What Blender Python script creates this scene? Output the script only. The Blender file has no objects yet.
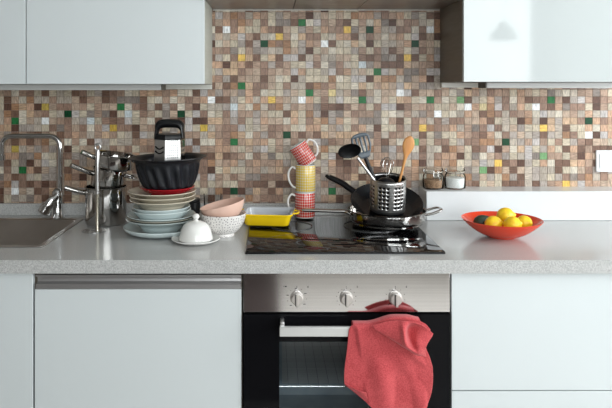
import bpy, bmesh, math, random
from mathutils import Vector, Matrix
random.seed(7)
PI = math.pi
SC = bpy.context.scene
COL = SC.collection
F = 632.0            # focal length in pixels of the 612-wide frame
CZ = 1.3957          # camera height
CT = 0.9             # countertop height

# ---------------- camera, world, lights, exposure ----------------
cd = bpy.data.cameras.new('camera')
cam = bpy.data.objects.new('camera', cd); COL.objects.link(cam)
cam.location = (0, -1.84, CZ); cam.rotation_euler = (PI/2, 0, 0)
cd.sensor_fit = 'HORIZONTAL'; cd.sensor_width = 36.0; cd.lens = 36.0*F/612
cd.shift_x = (306-270)/612; cd.shift_y = -(204-88)/612
cd.clip_start = 0.05
SC.camera = cam

w = bpy.data.worlds.new('world'); SC.world = w; w.use_nodes = True
w.node_tree.nodes['Background'].inputs[0].default_value = (0.80, 0.90, 1.0, 1)
w.node_tree.nodes['Background'].inputs[1].default_value = 1.2

def area(name, loc, rot, sx, sy, power, color):
    l = bpy.data.lights.new(name, 'AREA'); l.shape = 'RECTANGLE'; l.size = sx; l.size_y = sy
    l.energy = power; l.color = color
    o = bpy.data.objects.new(name, l); COL.objects.link(o)
    o.location = loc; o.rotation_euler = rot
    return o
# daylight entering by the window in the right wall and the window behind the camera
area('daylight_side', (2.66, -0.85, 1.62), (0, PI/2, 0), 1.5, 2.2, 96, (0.97, 0.985, 1.0))
area('daylight_rear', (1.07, -3.46, 1.62), (PI/2, 0, 0), 2.84, 1.5, 84, (0.97, 0.985, 1.0))

SC.view_settings.view_transform = 'Standard'
SC.view_settings.look = 'None'
SC.view_settings.gamma = 1
SC.view_settings.use_curve_mapping = False
SC.view_settings.exposure = 0.0
SC.cycles.transparent_max_bounces = 40
SC.cycles.max_bounces = 10

# ---------------- materials ----------------
def pr(name, col, rough=0.5, metal=0.0, **kw):
    m = bpy.data.materials.new(name); m.use_nodes = True
    b = m.node_tree.nodes['Principled BSDF']
    b.inputs['Base Color'].default_value = (*col, 1)
    b.inputs['Roughness'].default_value = rough
    b.inputs['Metallic'].default_value = metal
    for k, v in kw.items():
        b.inputs[k.replace('_', ' ')].default_value = v
    return m
def nd(m, t, **kw):
    n = m.node_tree.nodes.new(t)
    for k, v in kw.items(): setattr(n, k, v)
    return n
def lk(m, a, b): m.node_tree.links.new(a, b)
def B(m): return m.node_tree.nodes['Principled BSDF']
def mathn(m, op, a, b=None, c=None):
    n = nd(m, 'ShaderNodeMath', operation=op)
    for i, v in enumerate((a, b, c)):
        if v is None: continue
        if isinstance(v, (int, float)): n.inputs[i].default_value = v
        else: lk(m, v, n.inputs[i])
    return n.outputs[0]
def mixc(m, fac, a, b):
    n = nd(m, 'ShaderNodeMix', data_type='RGBA')
    if isinstance(fac, (int, float)): n.inputs[0].default_value = fac
    else: lk(m, fac, n.inputs[0])
    for i, v in ((6, a), (7, b)):
        if isinstance(v, tuple): n.inputs[i].default_value = (*v, 1)
        else: lk(m, v, n.inputs[i])
    return n.outputs[2]
def noisy(m, scale, c1, c2, lo=0.35, hi=0.65, stretch=(1, 1, 1), detail=3, rough=None):
    tc = nd(m, 'ShaderNodeTexCoord'); mp = nd(m, 'ShaderNodeMapping')
    mp.inputs['Scale'].default_value = stretch
    lk(m, tc.outputs['Object'], mp.inputs[0])
    n = nd(m, 'ShaderNodeTexNoise'); n.inputs['Scale'].default_value = scale; n.inputs['Detail'].default_value = detail
    lk(m, mp.outputs[0], n.inputs['Vector'])
    r = nd(m, 'ShaderNodeMapRange'); r.inputs[1].default_value = lo; r.inputs[2].default_value = hi
    lk(m, n.outputs['Fac'], r.inputs[0])
    lk(m, mixc(m, r.outputs[0], c1, c2), B(m).inputs['Base Color'])
    if rough:
        r2 = nd(m, 'ShaderNodeMapRange'); r2.inputs[3].default_value = rough[0]; r2.inputs[4].default_value = rough[1]
        lk(m, n.outputs['Fac'], r2.inputs[0]); lk(m, r2.outputs[0], B(m).inputs['Roughness'])
    return n
def bump(m, node_out, strength, dist=0.001):
    b = nd(m, 'ShaderNodeBump'); b.inputs['Strength'].default_value = strength; b.inputs['Distance'].default_value = dist
    lk(m, node_out, b.inputs['Height']); lk(m, b.outputs[0], B(m).inputs['Normal'])

M = {}
M['front'] = pr('white_lacquer', (0.60, 0.655, 0.665), 0.38)
noisy(M['front'], 1.5, (0.60, 0.64, 0.65), (0.615, 0.655, 0.665))
M['gloss_front'] = pr('gloss_white_lacquer', (0.66, 0.715, 0.72), 0.06)
noisy(M['gloss_front'], 1.2, (0.46, 0.49, 0.49), (0.47, 0.50, 0.50))
M['carcass'] = pr('taupe_laminate', (0.26, 0.23, 0.19), 0.45)
noisy(M['carcass'], 8, (0.145, 0.122, 0.095), (0.17, 0.145, 0.115), stretch=(1, 1, 12))
M['side_light'] = pr('pale_grey_laminate', (0.42, 0.43, 0.38), 0.4)
noisy(M['side_light'], 8, (0.40, 0.41, 0.36), (0.44, 0.45, 0.40), stretch=(1, 1, 12))
M['edge_dark'] = pr('shadow_gap_board', (0.09, 0.085, 0.07), 0.6)
M['wall'] = pr('wall_paint', (0.30, 0.28, 0.26), 0.8)
noisy(M['wall'], 30, (0.29, 0.27, 0.25), (0.31, 0.29, 0.27))
M['ceil'] = pr('ceiling_paint', (0.8, 0.8, 0.79), 0.85)
noisy(M['ceil'], 30, (0.69, 0.69, 0.68), (0.71, 0.71, 0.70))
M['trimw'] = pr('white_trim', (0.75, 0.75, 0.73), 0.4)
M['alu'] = pr('aluminium_rail', (0.44, 0.43, 0.43), 0.36, 0.85)
noisy(M['alu'], 40, (0.42, 0.41, 0.41), (0.46, 0.45, 0.45), stretch=(0.1, 1, 1))
M['lightbar'] = pr('light_fitting_grey', (0.50, 0.50, 0.49), 0.4)
M['strip'] = pr('cream_batten', (0.62, 0.61, 0.56), 0.45)
# floor planks
M['floor'] = pr('floor_laminate', (0.45, 0.36, 0.27), 0.4)
noisy(M['floor'], 6, (0.62, 0.58, 0.54), (0.52, 0.48, 0.44), stretch=(1, 8, 1))
M['slab'] = pr('dark_reflection_slab', (0.05, 0.03, 0.025), 0.95)  # for the added dark piece that the control panel mirrors
noisy(M['slab'], 60, (0.055, 0.032, 0.028), (0.035, 0.022, 0.02))
# countertop: fine-grained pale grey stone
m = M['stone'] = pr('grey_speckled_stone', (0.5, 0.5, 0.48), 0.17)
n = noisy(m, 420, (0.35, 0.35, 0.345), (0.54, 0.54, 0.53), 0.38, 0.60, detail=2)
m = M['ledge'] = pr('white_ledge_board', (0.62, 0.64, 0.65), 0.22)
noisy(m, 5, (0.64, 0.655, 0.665), (0.66, 0.675, 0.685))
# steels
m = M['steel'] = pr('polished_steel', (0.62, 0.61, 0.60), 0.11, 1.0)
noisy(m, 3, (0.42, 0.405, 0.39), (0.50, 0.485, 0.47), rough=(0.06, 0.12))
m = M['steel_b'] = pr('brushed_steel', (0.55, 0.54, 0.53), 0.32, 1.0)
n = noisy(m, 60, (0.52, 0.51, 0.50), (0.60, 0.59, 0.58), stretch=(0.02, 1, 4))
m = M['panel'] = pr('brushed_steel_panel', (0.56, 0.55, 0.545), 0.085, 1.0)
n = noisy(m, 60, (0.68, 0.67, 0.67), (0.75, 0.74, 0.74), stretch=(0.02, 1, 6))
m = M['sink'] = pr('satin_sink_steel', (0.42, 0.40, 0.38), 0.30, 1.0)
noisy(m, 9, (0.50, 0.47, 0.44), (0.58, 0.55, 0.52))
m = M['chrome'] = pr('chrome', (0.6, 0.6, 0.6), 0.05, 1.0)
noisy(m, 6, (0.55, 0.55, 0.55), (0.62, 0.62, 0.62))
M['brassy'] = pr('worn_brass_steel', (0.60, 0.55, 0.46), 0.22, 1.0)
M['hood'] = pr('hood_steel', (0.34, 0.32, 0.30), 0.38, 0.9)
noisy(M['hood'], 30, (0.32, 0.30, 0.28), (0.37, 0.35, 0.33), stretch=(0.1, 1, 1))
# blacks
M['hobglass'] = pr('black_ceramic_glass', (0.003, 0.003, 0.004), 0.03, Specular_IOR_Level=0.32)
M['blackglass'] = pr('black_enamelled_glass', (0.005, 0.005, 0.006), 0.05, Specular_IOR_Level=0.08)
M['hobmark'] = pr('printed_hob_ring', (0.10, 0.10, 0.10), 0.2)
M['blackplastic'] = pr('black_plastic', (0.006, 0.006, 0.007), 0.3, Specular_IOR_Level=0.25)
M['nonstick'] = pr('nonstick_coating', (0.018, 0.020, 0.023), 0.24)
noisy(M['nonstick'], 25, (0.007, 0.008, 0.010), (0.010, 0.011, 0.013))
B(M['nonstick']).inputs['Specular IOR Level'].default_value = 0.22
M['bundt'] = pr('dark_bakeware', (0.035, 0.036, 0.042), 0.36)
noisy(M['bundt'], 25, (0.007, 0.008, 0.011), (0.011, 0.012, 0.016))
B(M['bundt']).inputs['Specular IOR Level'].default_value = 0.4
M['greyplastic'] = pr('slate_plastic', (0.08, 0.10, 0.12), 0.35)
M['enamel'] = pr('oven_enamel', (0.34, 0.40, 0.43), 0.45)
noisy(M['enamel'], 14, (0.32, 0.37, 0.40), (0.42, 0.46, 0.48))
M['handlewhite'] = pr('oven_handle_satin', (0.62, 0.62, 0.61), 0.3, 0.35)
M['knob'] = pr('knob_satin', (0.50, 0.46, 0.43), 0.42, 0.5)
M['ink'] = pr('printed_ink', (0.05, 0.05, 0.05), 0.5)
# ceramics
def ceramic(name, c, rough=0.12):
    m = pr(name, c, rough)
    d = tuple(x*0.96 for x in c)
    noisy(m, 12, c, d)
    return m
M['paleblue'] = ceramic('pale_blue_glaze', (0.60, 0.68, 0.68))
M['white'] = ceramic('white_glaze', (0.78, 0.77, 0.74))
M['olive'] = ceramic('olive_rimmed_glaze', (0.34, 0.33, 0.27))
M['cream'] = ceramic('cream_glaze', (0.68, 0.62, 0.50))
M['red'] = ceramic('red_glaze', (0.42, 0.012, 0.02))
M['pink'] = ceramic('peach_pink_glaze', (0.78, 0.52, 0.42), 0.25)
M['bowlred'] = ceramic('orange_red_glaze', (0.72, 0.055, 0.018), 0.18)
M['yellow'] = ceramic('yellow_enamel', (0.94, 0.63, 0.012), 0.15)
M['greyenamel'] = ceramic('grey_enamel', (0.50, 0.52, 0.55), 0.18)
M['socket'] = pr('white_socket_plastic', (0.78, 0.80, 0.81), 0.3)
M['socketgrey'] = pr('grey_socket_rocker', (0.62, 0.65, 0.68), 0.3)
def gingham(name, c):
    m = pr(name, c, 0.2)
    uv = nd(m, 'ShaderNodeUVMap'); sp = nd(m, 'ShaderNodeSeparateXYZ'); lk(m, uv.outputs[0], sp.inputs[0])
    fu = mathn(m, 'FRACT', mathn(m, 'MULTIPLY', sp.outputs[0], 26))
    fv = mathn(m, 'FRACT', mathn(m, 'MULTIPLY', sp.outputs[1], 100))
    su = mathn(m, 'GREATER_THAN', fu, 0.30); sv = mathn(m, 'GREATER_THAN', fv, 0.30)
    f = mathn(m, 'MULTIPLY', mathn(m, 'ADD', su, sv), 0.5)
    pale = tuple(min(1, 0.60*x+0.26) for x in c)
    a = mixc(m, mathn(m, 'GREATER_THAN', f, 0.25), (0.80, 0.76, 0.68), pale)
    lk(m, mixc(m, mathn(m, 'GREATER_THAN', f, 0.75), a, c), B(m).inputs['Base Color'])
    return m
M['ging_red'] = gingham('red_gingham_glaze', (0.60, 0.035, 0.015))
M['ging_yel'] = gingham('yellow_gingham_glaze', (0.72, 0.50, 0.06))
# dotted bowl
m = M['dots'] = pr('speckled_white_glaze', (0.75, 0.72, 0.69), 0.2)
uv = nd(m, 'ShaderNodeUVMap'); mp = nd(m, 'ShaderNodeMapping'); mp.inputs['Scale'].default_value = (48, 100, 1)
lk(m, uv.outputs[0], mp.inputs[0])
vo = nd(m, 'ShaderNodeTexVoronoi', voronoi_dimensions='2D'); vo.inputs['Scale'].default_value = 1.0; vo.inputs['Randomness'].default_value = 0.55
lk(m, mp.outputs[0], vo.inputs['Vector'])
lk(m, mixc(m, mathn(m, 'LESS_THAN', vo.outputs['Distance'], 0.20), (0.76, 0.73, 0.70), (0.22, 0.19, 0.20)), B(m).inputs['Base Color'])
# wood, fruit, towel
m = M['wood'] = pr('beech_wood', (0.62, 0.30, 0.10), 0.5)
noisy(m, 20, (0.66, 0.33, 0.11), (0.52, 0.22, 0.065), stretch=(1, 1, 0.15))
m = M['lemon'] = pr('lemon_peel', (0.90, 0.60, 0.02), 0.38, Subsurface_Weight=0.05)
n = noisy(m, 90, (0.90, 0.62, 0.02), (0.84, 0.52, 0.015)); bump(m, n.outputs['Fac'], 0.35, 0.001)
m = M['avocado'] = pr('avocado_skin', (0.02, 0.04, 0.02), 0.45)
n = noisy(m, 130, (0.012, 0.028, 0.02), (0.03, 0.055, 0.025)); bump(m, n.outputs['Fac'], 0.6, 0.001)
m = M['towel'] = pr('coral_linen', (0.62, 0.10, 0.10), 0.92, Sheen_Weight=0.15, Sheen_Roughness=0.5)
tc = nd(m, 'ShaderNodeTexCoord')
n1 = nd(m, 'ShaderNodeTexNoise'); n1.inputs['Scale'].default_value = 320; n1.inputs['Detail'].default_value = 3
lk(m, tc.outputs['Object'], n1.inputs['Vector'])
n2 = nd(m, 'ShaderNodeTexNoise'); n2.inputs['Scale'].default_value = 30
lk(m, tc.outputs['Object'], n2.inputs['Vector'])
f = mathn(m, 'ADD', mathn(m, 'MULTIPLY', n1.outputs['Fac'], 0.75), mathn(m, 'MULTIPLY', n2.outputs['Fac'], 0.25))
r = nd(m, 'ShaderNodeMapRange'); r.inputs[1].default_value = 0.38; r.inputs[2].default_value = 0.62; lk(m, f, r.inputs[0])
lk(m, mixc(m, r.outputs[0], (0.38, 0.036, 0.044), (0.54, 0.080, 0.085)), B(m).inputs['Base Color'])
bump(m, n1.outputs['Fac'], 0.35, 0.0012)
M['spice'] = pr('brown_spice', (0.16, 0.085, 0.04), 0.9)
noisy(M['spice'], 260, (0.36, 0.22, 0.13), (0.16, 0.09, 0.05))
M['salt'] = pr('white_salt', (0.75, 0.75, 0.73), 0.9)
noisy(M['salt'], 260, (0.78, 0.78, 0.76), (0.66, 0.66, 0.64))
M['rubber'] = pr('rubber_seal', (0.55, 0.50, 0.42), 0.6)
M['shade'] = pr('grey_lamp_shade', (0.35, 0.36, 0.36), 0.4)
M['plinth'] = pr('plinth_board', (0.30, 0.30, 0.30), 0.5)
# thin glass: what passes is transparent, what reflects follows fresnel
def thin_glass(name, tint=(0.97, 0.985, 0.98), ior=1.45, edge=0.12):
    m = bpy.data.materials.new(name); m.use_nodes = True; nt = m.node_tree; nt.nodes.clear()
    o = nt.nodes.new('ShaderNodeOutputMaterial'); t = nt.nodes.new('ShaderNodeBsdfTransparent'); g = nt.nodes.new('ShaderNodeBsdfGlossy')
    t.inputs[0].default_value = (*tint, 1); g.inputs['Roughness'].default_value = 0.03
    fr = nt.nodes.new('ShaderNodeLayerWeight'); fr.inputs['Blend'].default_value = edge
    mx = nt.nodes.new('ShaderNodeMixShader')
    nt.links.new(fr.outputs['Fresnel'], mx.inputs[0]); nt.links.new(t.outputs[0], mx.inputs[1]); nt.links.new(g.outputs[0], mx.inputs[2])
    nt.links.new(mx.outputs[0], o.inputs[0])
    return m
M['glass'] = thin_glass('clear_glass', (0.975, 0.985, 0.985), edge=0.10)
M['pane'] = thin_glass('window_glass', edge=0.1)
M['ovenpane'] = thin_glass('tinted_oven_glass', (0.86, 0.88, 0.89), edge=0.12)
# mosaic tiles: each tile's own colour from a face attribute, fine wood-like streaks along the tile's own grain
m = M['tile'] = pr('mosaic_tile', (0.4, 0.3, 0.25), 0.42, Specular_IOR_Level=0.25)
at = nd(m, 'ShaderNodeAttribute', attribute_name='tile_colour'); at2 = nd(m, 'ShaderNodeAttribute', attribute_name='grain')
tc = nd(m, 'ShaderNodeTexCoord')
outs = []
for st in ((60, 60, 420), (420, 60, 60)):
    mp = nd(m, 'ShaderNodeMapping'); mp.inputs['Scale'].default_value = st; lk(m, tc.outputs['Object'], mp.inputs[0])
    n = nd(m, 'ShaderNodeTexNoise'); n.inputs['Scale'].default_value = 1.0; n.inputs['Detail'].default_value = 3
    lk(m, mp.outputs[0], n.inputs['Vector']); outs.append(n.outputs['Fac'])
mixf = nd(m, 'ShaderNodeMix', data_type='FLOAT'); lk(m, at2.outputs['Fac'], mixf.inputs[0]); lk(m, outs[0], mixf.inputs[2]); lk(m, outs[1], mixf.inputs[3])
r = nd(m, 'ShaderNodeMapRange'); r.inputs[1].default_value = 0.3; r.inputs[2].default_value = 0.7; r.inputs[3].default_value = 0.60; r.inputs[4].default_value = 1.38
lk(m, mixf.outputs[0], r.inputs[0])
vm = nd(m, 'ShaderNodeVectorMath', operation='SCALE'); lk(m, at.outputs['Color'], vm.inputs[0]); lk(m, r.outputs[0], vm.inputs['Scale'])
lk(m, vm.outputs[0], B(m).inputs['Base Color'])
M['grout'] = pr('grout', (0.30, 0.245, 0.20), 0.8)

# ---------------- helpers ----------------
def X(px, D): return (px-270)*D/F
def Z(py, D): return CZ-(py-88)*D/F
def Y(D): return D-1.84

def sm(x, a, b):
    t = min(max((x-a)/(b-a), 0), 1); return t*t*(3-2*t)
def link(name, bm, mat, parent=None, smooth=True, loc=None, rot=None, ang=40, bev=0, subsurf=0, solid=0):
    me = bpy.data.meshes.new(name)
    bmesh.ops.recalc_face_normals(bm, faces=bm.faces)
    bm.to_mesh(me); bm.free()
    o = bpy.data.objects.new(name, me); COL.objects.link(o)
    for mm in (mat if isinstance(mat, (list, tuple)) else [mat]): me.materials.append(mm)
    if smooth:
        for p in me.polygons: p.use_smooth = True
    if parent is not None: o.parent = parent
    if loc is not None: o.location = loc
    if rot is not None: o.rotation_euler = rot
    if solid:
        md = o.modifiers.new('solid', 'SOLIDIFY'); md.thickness = solid; md.offset = 0
    if bev:
        md = o.modifiers.new('bevel', 'BEVEL'); md.width = bev; md.segments = 2; md.limit_method = 'ANGLE'; md.angle_limit = math.radians(35)
    if subsurf:
        md = o.modifiers.new('sub', 'SUBSURF'); md.levels = subsurf; md.render_levels = subsurf
    if smooth:
        try: me.set_sharp_from_angle(angle=math.radians(ang))
        except Exception: pass
    return o
def tag(o, label=None, cat=None, group=None, kind=None):
    if label: o['label'] = label
    if cat: o['category'] = cat
    if group: o['group'] = group
    if kind: o['kind'] = kind
    return o
def empty(name, loc, label, cat, rz=0, group=None, rot=None):
    o = bpy.data.objects.new(name, None); COL.objects.link(o); o.location = loc
    o.rotation_euler = rot if rot else (0, 0, rz); o.empty_display_size = 0.05
    return tag(o, label, cat, group)
def box(bm, x0, x1, y0, y1, z0, z1):
    vs = [bm.verts.new((x, y, z)) for z in (z0, z1) for x, y in ((x0, y0), (x1, y0), (x1, y1), (x0, y1))]
    for f in ((0, 3, 2, 1), (4, 5, 6, 7), (0, 1, 5, 4), (1, 2, 6, 5), (2, 3, 7, 6), (3, 0, 4, 7)):
        bm.faces.new([vs[i] for i in f])
def boxo(name, dims, mat, parent=None, bev=0.0015, **kw):
    bm = bmesh.new(); box(bm, *dims)
    return link(name, bm, mat, parent, bev=bev, **kw)
def struct(name, dims, mat, bev=0):
    return tag(boxo(name, dims, mat, bev=bev), kind='structure')
def lathe(prof, segs=64, rf=None, bm=None, closed=False, a0=0, a1=2*PI, sx=1, sy=1, mats=None):
    """revolve (r,z) points about z; r near 0 makes a pole; uv = (turn, length along the profile)"""
    own = bm is None
    if own: bm = bmesh.new()
    uvl = bm.loops.layers.uv.verify()
    L = [0]
    for i in range(1, len(prof)): L.append(L[-1]+math.dist(prof[i], prof[i-1]))
    rings = []
    for i, (r_, z) in enumerate(prof):
        if r_ < 1e-6: rings.append([bm.verts.new((0, 0, z))]*segs)
        else:
            ring = []
            for k in range(segs):
                a = a0+(a1-a0)*k/segs
                q = rf(a, i, r_, z) if rf else (r_, z)
                ring.append(bm.verts.new((q[0]*math.cos(a)*sx, q[0]*math.sin(a)*sy, q[1])))
            rings.append(ring)
    n = len(prof)
    for i in range(n if closed else n-1):
        j = (i+1) % n
        for k in range(segs):
            k2 = (k+1) % segs
            vs = [rings[i][k], rings[i][k2], rings[j][k2], rings[j][k]]
            uq = [(k/segs, L[i]), ((k+1)/segs, L[i]), ((k+1)/segs, L[j]), (k/segs, L[j])]
            sv, su = [], []
            for v, u in zip(vs, uq):
                if v not in sv: sv.append(v); su.append(u)
            if len(sv) < 3: continue
            try: f = bm.faces.new(sv)
            except ValueError: continue
            if mats: f.material_index = mats[i]
            for l, u in zip(f.loops, su): l[uvl].uv = u
    return bm
def tube(bm, pts, rad, segs=12, flat=1.0, up=None, caps=True, cyclic=False):
    pts = [Vector(p) for p in pts]; n = len(pts)
    if not isinstance(rad, (list, tuple)): rad = [rad]*n
    T = []
    for i in range(n):
        if cyclic: t = pts[(i+1) % n]-pts[i-1]
        else: t = pts[min(i+1, n-1)]-pts[max(i-1, 0)]
        T.append(t.normalized())
    u = Vector(up) if up else (Vector((0, 0, 1)) if abs(T[0].z) < 0.9 else Vector((1, 0, 0)))
    rings = []
    for i in range(n):
        s = T[i].cross(u)
        if s.length < 1e-4: s = T[i].orthogonal()
        s.normalize(); nn = s.cross(T[i]).normalized()
        if not up: u = nn
        r1, r2 = (rad[i] if isinstance(rad[i], tuple) else (rad[i], rad[i]*flat))
        rings.append([bm.verts.new(pts[i]+s*r1*math.cos(2*PI*k/segs)+nn*r2*math.sin(2*PI*k/segs)) for k in range(segs)])
    for i in range(n if cyclic else n-1):
        a, b = rings[i], rings[(i+1) % n]
        for k in range(segs): bm.faces.new([a[k], a[(k+1) % segs], b[(k+1) % segs], b[k]])
    if caps and not cyclic:
        for rg, p in ((rings[0], pts[0]-T[0]*0), (rings[-1], pts[-1])):
            bm.faces.new(rg)
def curve_pts(ctrl, n=8):
    """Catmull-Rom through control points"""
    c = [Vector(p) for p in ctrl]; c = [c[0]*2-c[1]]+c+[c[-1]*2-c[-2]]; out = []
    for i in range(1, len(c)-2):
        for k in range(n):
            t = k/n; p0, p1, p2, p3 = c[i-1:i+3]
            out.append(0.5*((2*p1)+(p2-p0)*t+(2*p0-5*p1+4*p2-p3)*t*t+(3*p1-p0-3*p2+p3)*t**3))
    out.append(c[-2]); return out
def perf(bm, nu, nv, mapf, hole, hr=0.34, seg=8):
    """sheet of nu x nv cells mapped by mapf(u,v); cells where hole(i,j) get a round hole"""
    cache = {}
    def V(u, v):
        k = (round(u*nu*4), round(v*nv*4))
        if k not in cache: cache[k] = bm.verts.new(mapf(u, v))
        return cache[k]
    for i in range(nu):
        for j in range(nv):
            P = [(i, j), (i+.5, j), (i+1, j), (i+1, j+.5), (i+1, j+1), (i+.5, j+1), (i, j+1), (i, j+.5)]
            outer = [V(p[0]/nu, p[1]/nv) for p in P]
            if hole(i, j):
                inner = []
                for p in P:
                    a = math.atan2(p[1]-j-.5, p[0]-i-.5)
                    inner.append(bm.verts.new(mapf((i+.5+hr*math.cos(a))/nu, (j+.5+hr*math.sin(a))/nv)))
                for k in range(8): bm.faces.new([outer[k], outer[(k+1) % 8], inner[(k+1) % 8], inner[k]])
            else:
                c = bm.verts.new(mapf((i+.5)/nu, (j+.5)/nv))
                for k in range(8): bm.faces.new([outer[k], outer[(k+1) % 8], c])
def rrect(hx, hy, r, n=5):
    out = []
    for cx, cy, a in ((hx-r, hy-r, 0), (-hx+r, hy-r, PI/2), (-hx+r, -hy+r, PI), (hx-r, -hy+r, 3*PI/2)):
        for k in range(n+1):
            t = a+PI/2*k/n; out.append((cx+r*math.cos(t), cy+r*math.sin(t)))
    return out
def loft(bm, rings, cap0=True, cap1=True, mats=None):
    R = [[bm.verts.new(p) for p in rg] for rg in rings]; n = len(R[0])
    for i in range(len(R)-1):
        for k in range(n):
            f = bm.faces.new([R[i][k], R[i][(k+1) % n], R[i+1][(k+1) % n], R[i+1][k]])
            if mats: f.material_index = mats[i]
    if cap0:
        f = bm.faces.new(R[0])
    if cap1:
        f = bm.faces.new(R[-1])
        if mats: f.material_index = mats[-1]

# ---------------- the room ----------------
WY = 0.64                                                    # wall face behind the worktop
struct('floor', (-2.6, 2.7, -3.6, WY, -0.05, 0), M['floor'])
struct('ceiling', (-2.6, 2.7, -3.6, WY, 2.6, 2.65), M['ceil'])
struct('wall_left', (-2.65, -2.6, -3.6, WY, 0, 2.6), M['wall'])
def wall_hole(name, axis, a0, a1, h0, h1, t0, t1, A0, A1):
    """wall along an axis with one window opening"""
    bm = bmesh.new()
    for (u0, u1, z0, z1) in ((A0, a0, 0, 2.6), (a1, A1, 0, 2.6), (a0, a1, 0, h0), (a0, a1, h1, 2.6)):
        if axis == 'x': box(bm, u0, u1, t0, t1, z0, z1)
        else: box(bm, t0, t1, u0, u1, z0, z1)
    return tag(link(name, bm, M['wall']), kind='structure')
wall_hole('wall_right', 'y', -1.95, 0.25, 0.87, 2.37, 2.6, 2.75, -3.6, WY)
wall_hole('wall_rear', 'x', -0.35, 2.5, 0.87, 2.37, -3.55, -3.4, -2.6, 2.6)
def window(name, axis, a0, a1, h0, h1, t, n):
    bm = bmesh.new(); fw = 0.05
    def bb(u0, u1, z0, z1, d=0.03):
        if axis == 'x': box(bm, u0, u1, t-d, t+d, z0, z1)
        else: box(bm, t-d, t+d, u0, u1, z0, z1)
    bb(a0, a1, h0, h0+fw); bb(a0, a1, h1-fw, h1)
    for k in range(n+1):
        c = a0+(a1-a0)*k/n; c = min(max(c, a0+fw/2), a1-fw/2); bb(c-fw/2, c+fw/2, h0+fw, h1-fw)
    o = tag(link(name, bm, M['trimw'], bev=0.003), kind='structure')
    bm = bmesh.new()
    if axis == 'x': box(bm, a0+.02, a1-.02, t-.003, t+.003, h0+.02, h1-.02)
    else: box(bm, t-.003, t+.003, a0+.02, a1-.02, h0+.02, h1-.02)
    link('window_pane', bm, M['pane'], o)
window('window_1', 'y', -1.95, 0.25, 0.87, 2.37, 2.63, 2)
window('window_2', 'x', -0.35, 2.5, 0.87, 2.37, -3.43, 3)

# mosaic wall
PITCHX, PITCHZ = 0.02961, 0.02755
X0, Z0 = -0.1856, 1.6382
bm = bmesh.new()
cl = bm.faces.layers.float_color.new('tile_colour'); gl = bm.faces.layers.float.new('grain')
browns = [((0.37, 0.255, 0.19), 13), ((0.275, 0.175, 0.13), 14), ((0.175, 0.10, 0.070), 9), ((0.105, 0.054, 0.038), 4), ((0.44, 0.33, 0.25), 13),
          ((0.47, 0.30, 0.205), 7), ((0.34, 0.19, 0.11), 4), ((0.50, 0.43, 0.33), 12), ((0.42, 0.36, 0.30), 9), ((0.58, 0.52, 0.43), 6), ((0.35, 0.30, 0.265), 8),
          ((0.24, 0.20, 0.175), 4), ((0.46, 0.42, 0.40), 4), ((0.52, 0.36, 0.24), 4)]
bag = [c for c, k in browns for _ in range(k)]
SPEC = {}
def cell(px, py):
    D = 2.48
    return (math.floor((X(px, D)-X0)/PITCHX), math.floor((Z(py, D)-Z0)/PITCHZ))
W_, G_, Y_, LG, BL, DG = (0.85, 0.86, 0.86), (0.02, 0.15, 0.045), (0.70, 0.46, 0.11), (0.17, 0.33, 0.15), (0.55, 0.60, 0.62), (0.003, 0.05, 0.018)
for px, py, c in ((226.5, 29.5, W_), (300.8, 22.3, G_), (279.8, 36.4, Y_), (263.9, 43.8, DG), (241.2, 57.5, Y_), (324.5, 43.4, W_),
                  (347.9, 29.9, Y_), (370, 29.5, DG), (430.9, 28.1, W_), (415.6, 42.6, DG), (408.7, 56.6, Y_), (378, 71.3, G_), (363, 63, BL),
                  (242, 84.8, G_), (212, 99.7, W_), (271.8, 99.7, Y_), (302, 99.5, W_), (310, 92.3, G_), (235, 106, BL), (287.5, 134.4, DG), (234, 141.3, G_),
                  (332.5, 92.3, (.62, .5, .25)), (400.9, 92.3, W_), (363.2, 99.7, G_), (431.5, 99.7, G_), (423.4, 127.2, Y_), (439.7, 113.2, W_), (418.7, 141.7, LG),
                  (461.8, 99, LG), (469.6, 106.6, W_), (484.4, 106.6, (.62, .52, .3)), (507.6, 141, DG), (484.4, 170, LG), (500, 162.6, Y_),
                  (552.6, 99, G_), (537, 106.6, W_), (591.5, 120, DG), (545.9, 126.8, Y_), (591, 134, W_), (545.9, 156, LG), (568.8, 183.2, Y_),
                  (12.6, 120, G_), (66.5, 113, DG), (43.8, 120, W_), (43.8, 105.8, (.45, .33, .08)), (13.2, 148.4, (.45, .33, .08)), (20.5, 168.3, G_), (12.9, 190.7, W_), (88.5, 120, BL),
                  (119.4, 106.4, G_), (126.8, 113.2, BL), (181, 113.8, DG), (112.4, 127, (.5, .33, .06)), (204, 127.3, (.55, .38, .07)), (210.7, 99.4, W_), (236.5, 191, DG), (332, 190, G_)):
    SPEC[cell(px, py)] = c
g = 0.0003; e = 0.0006
xs0 = math.floor((-2.6-X0)/PITCHX)+1; xs1 = math.floor((2.6-X0)/PITCHX)
zs0 = math.floor((CT+.03-Z0)/PITCHZ); zs1 = math.floor((1.702-Z0)/PITCHZ)-0
trng = random.Random(21)
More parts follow.
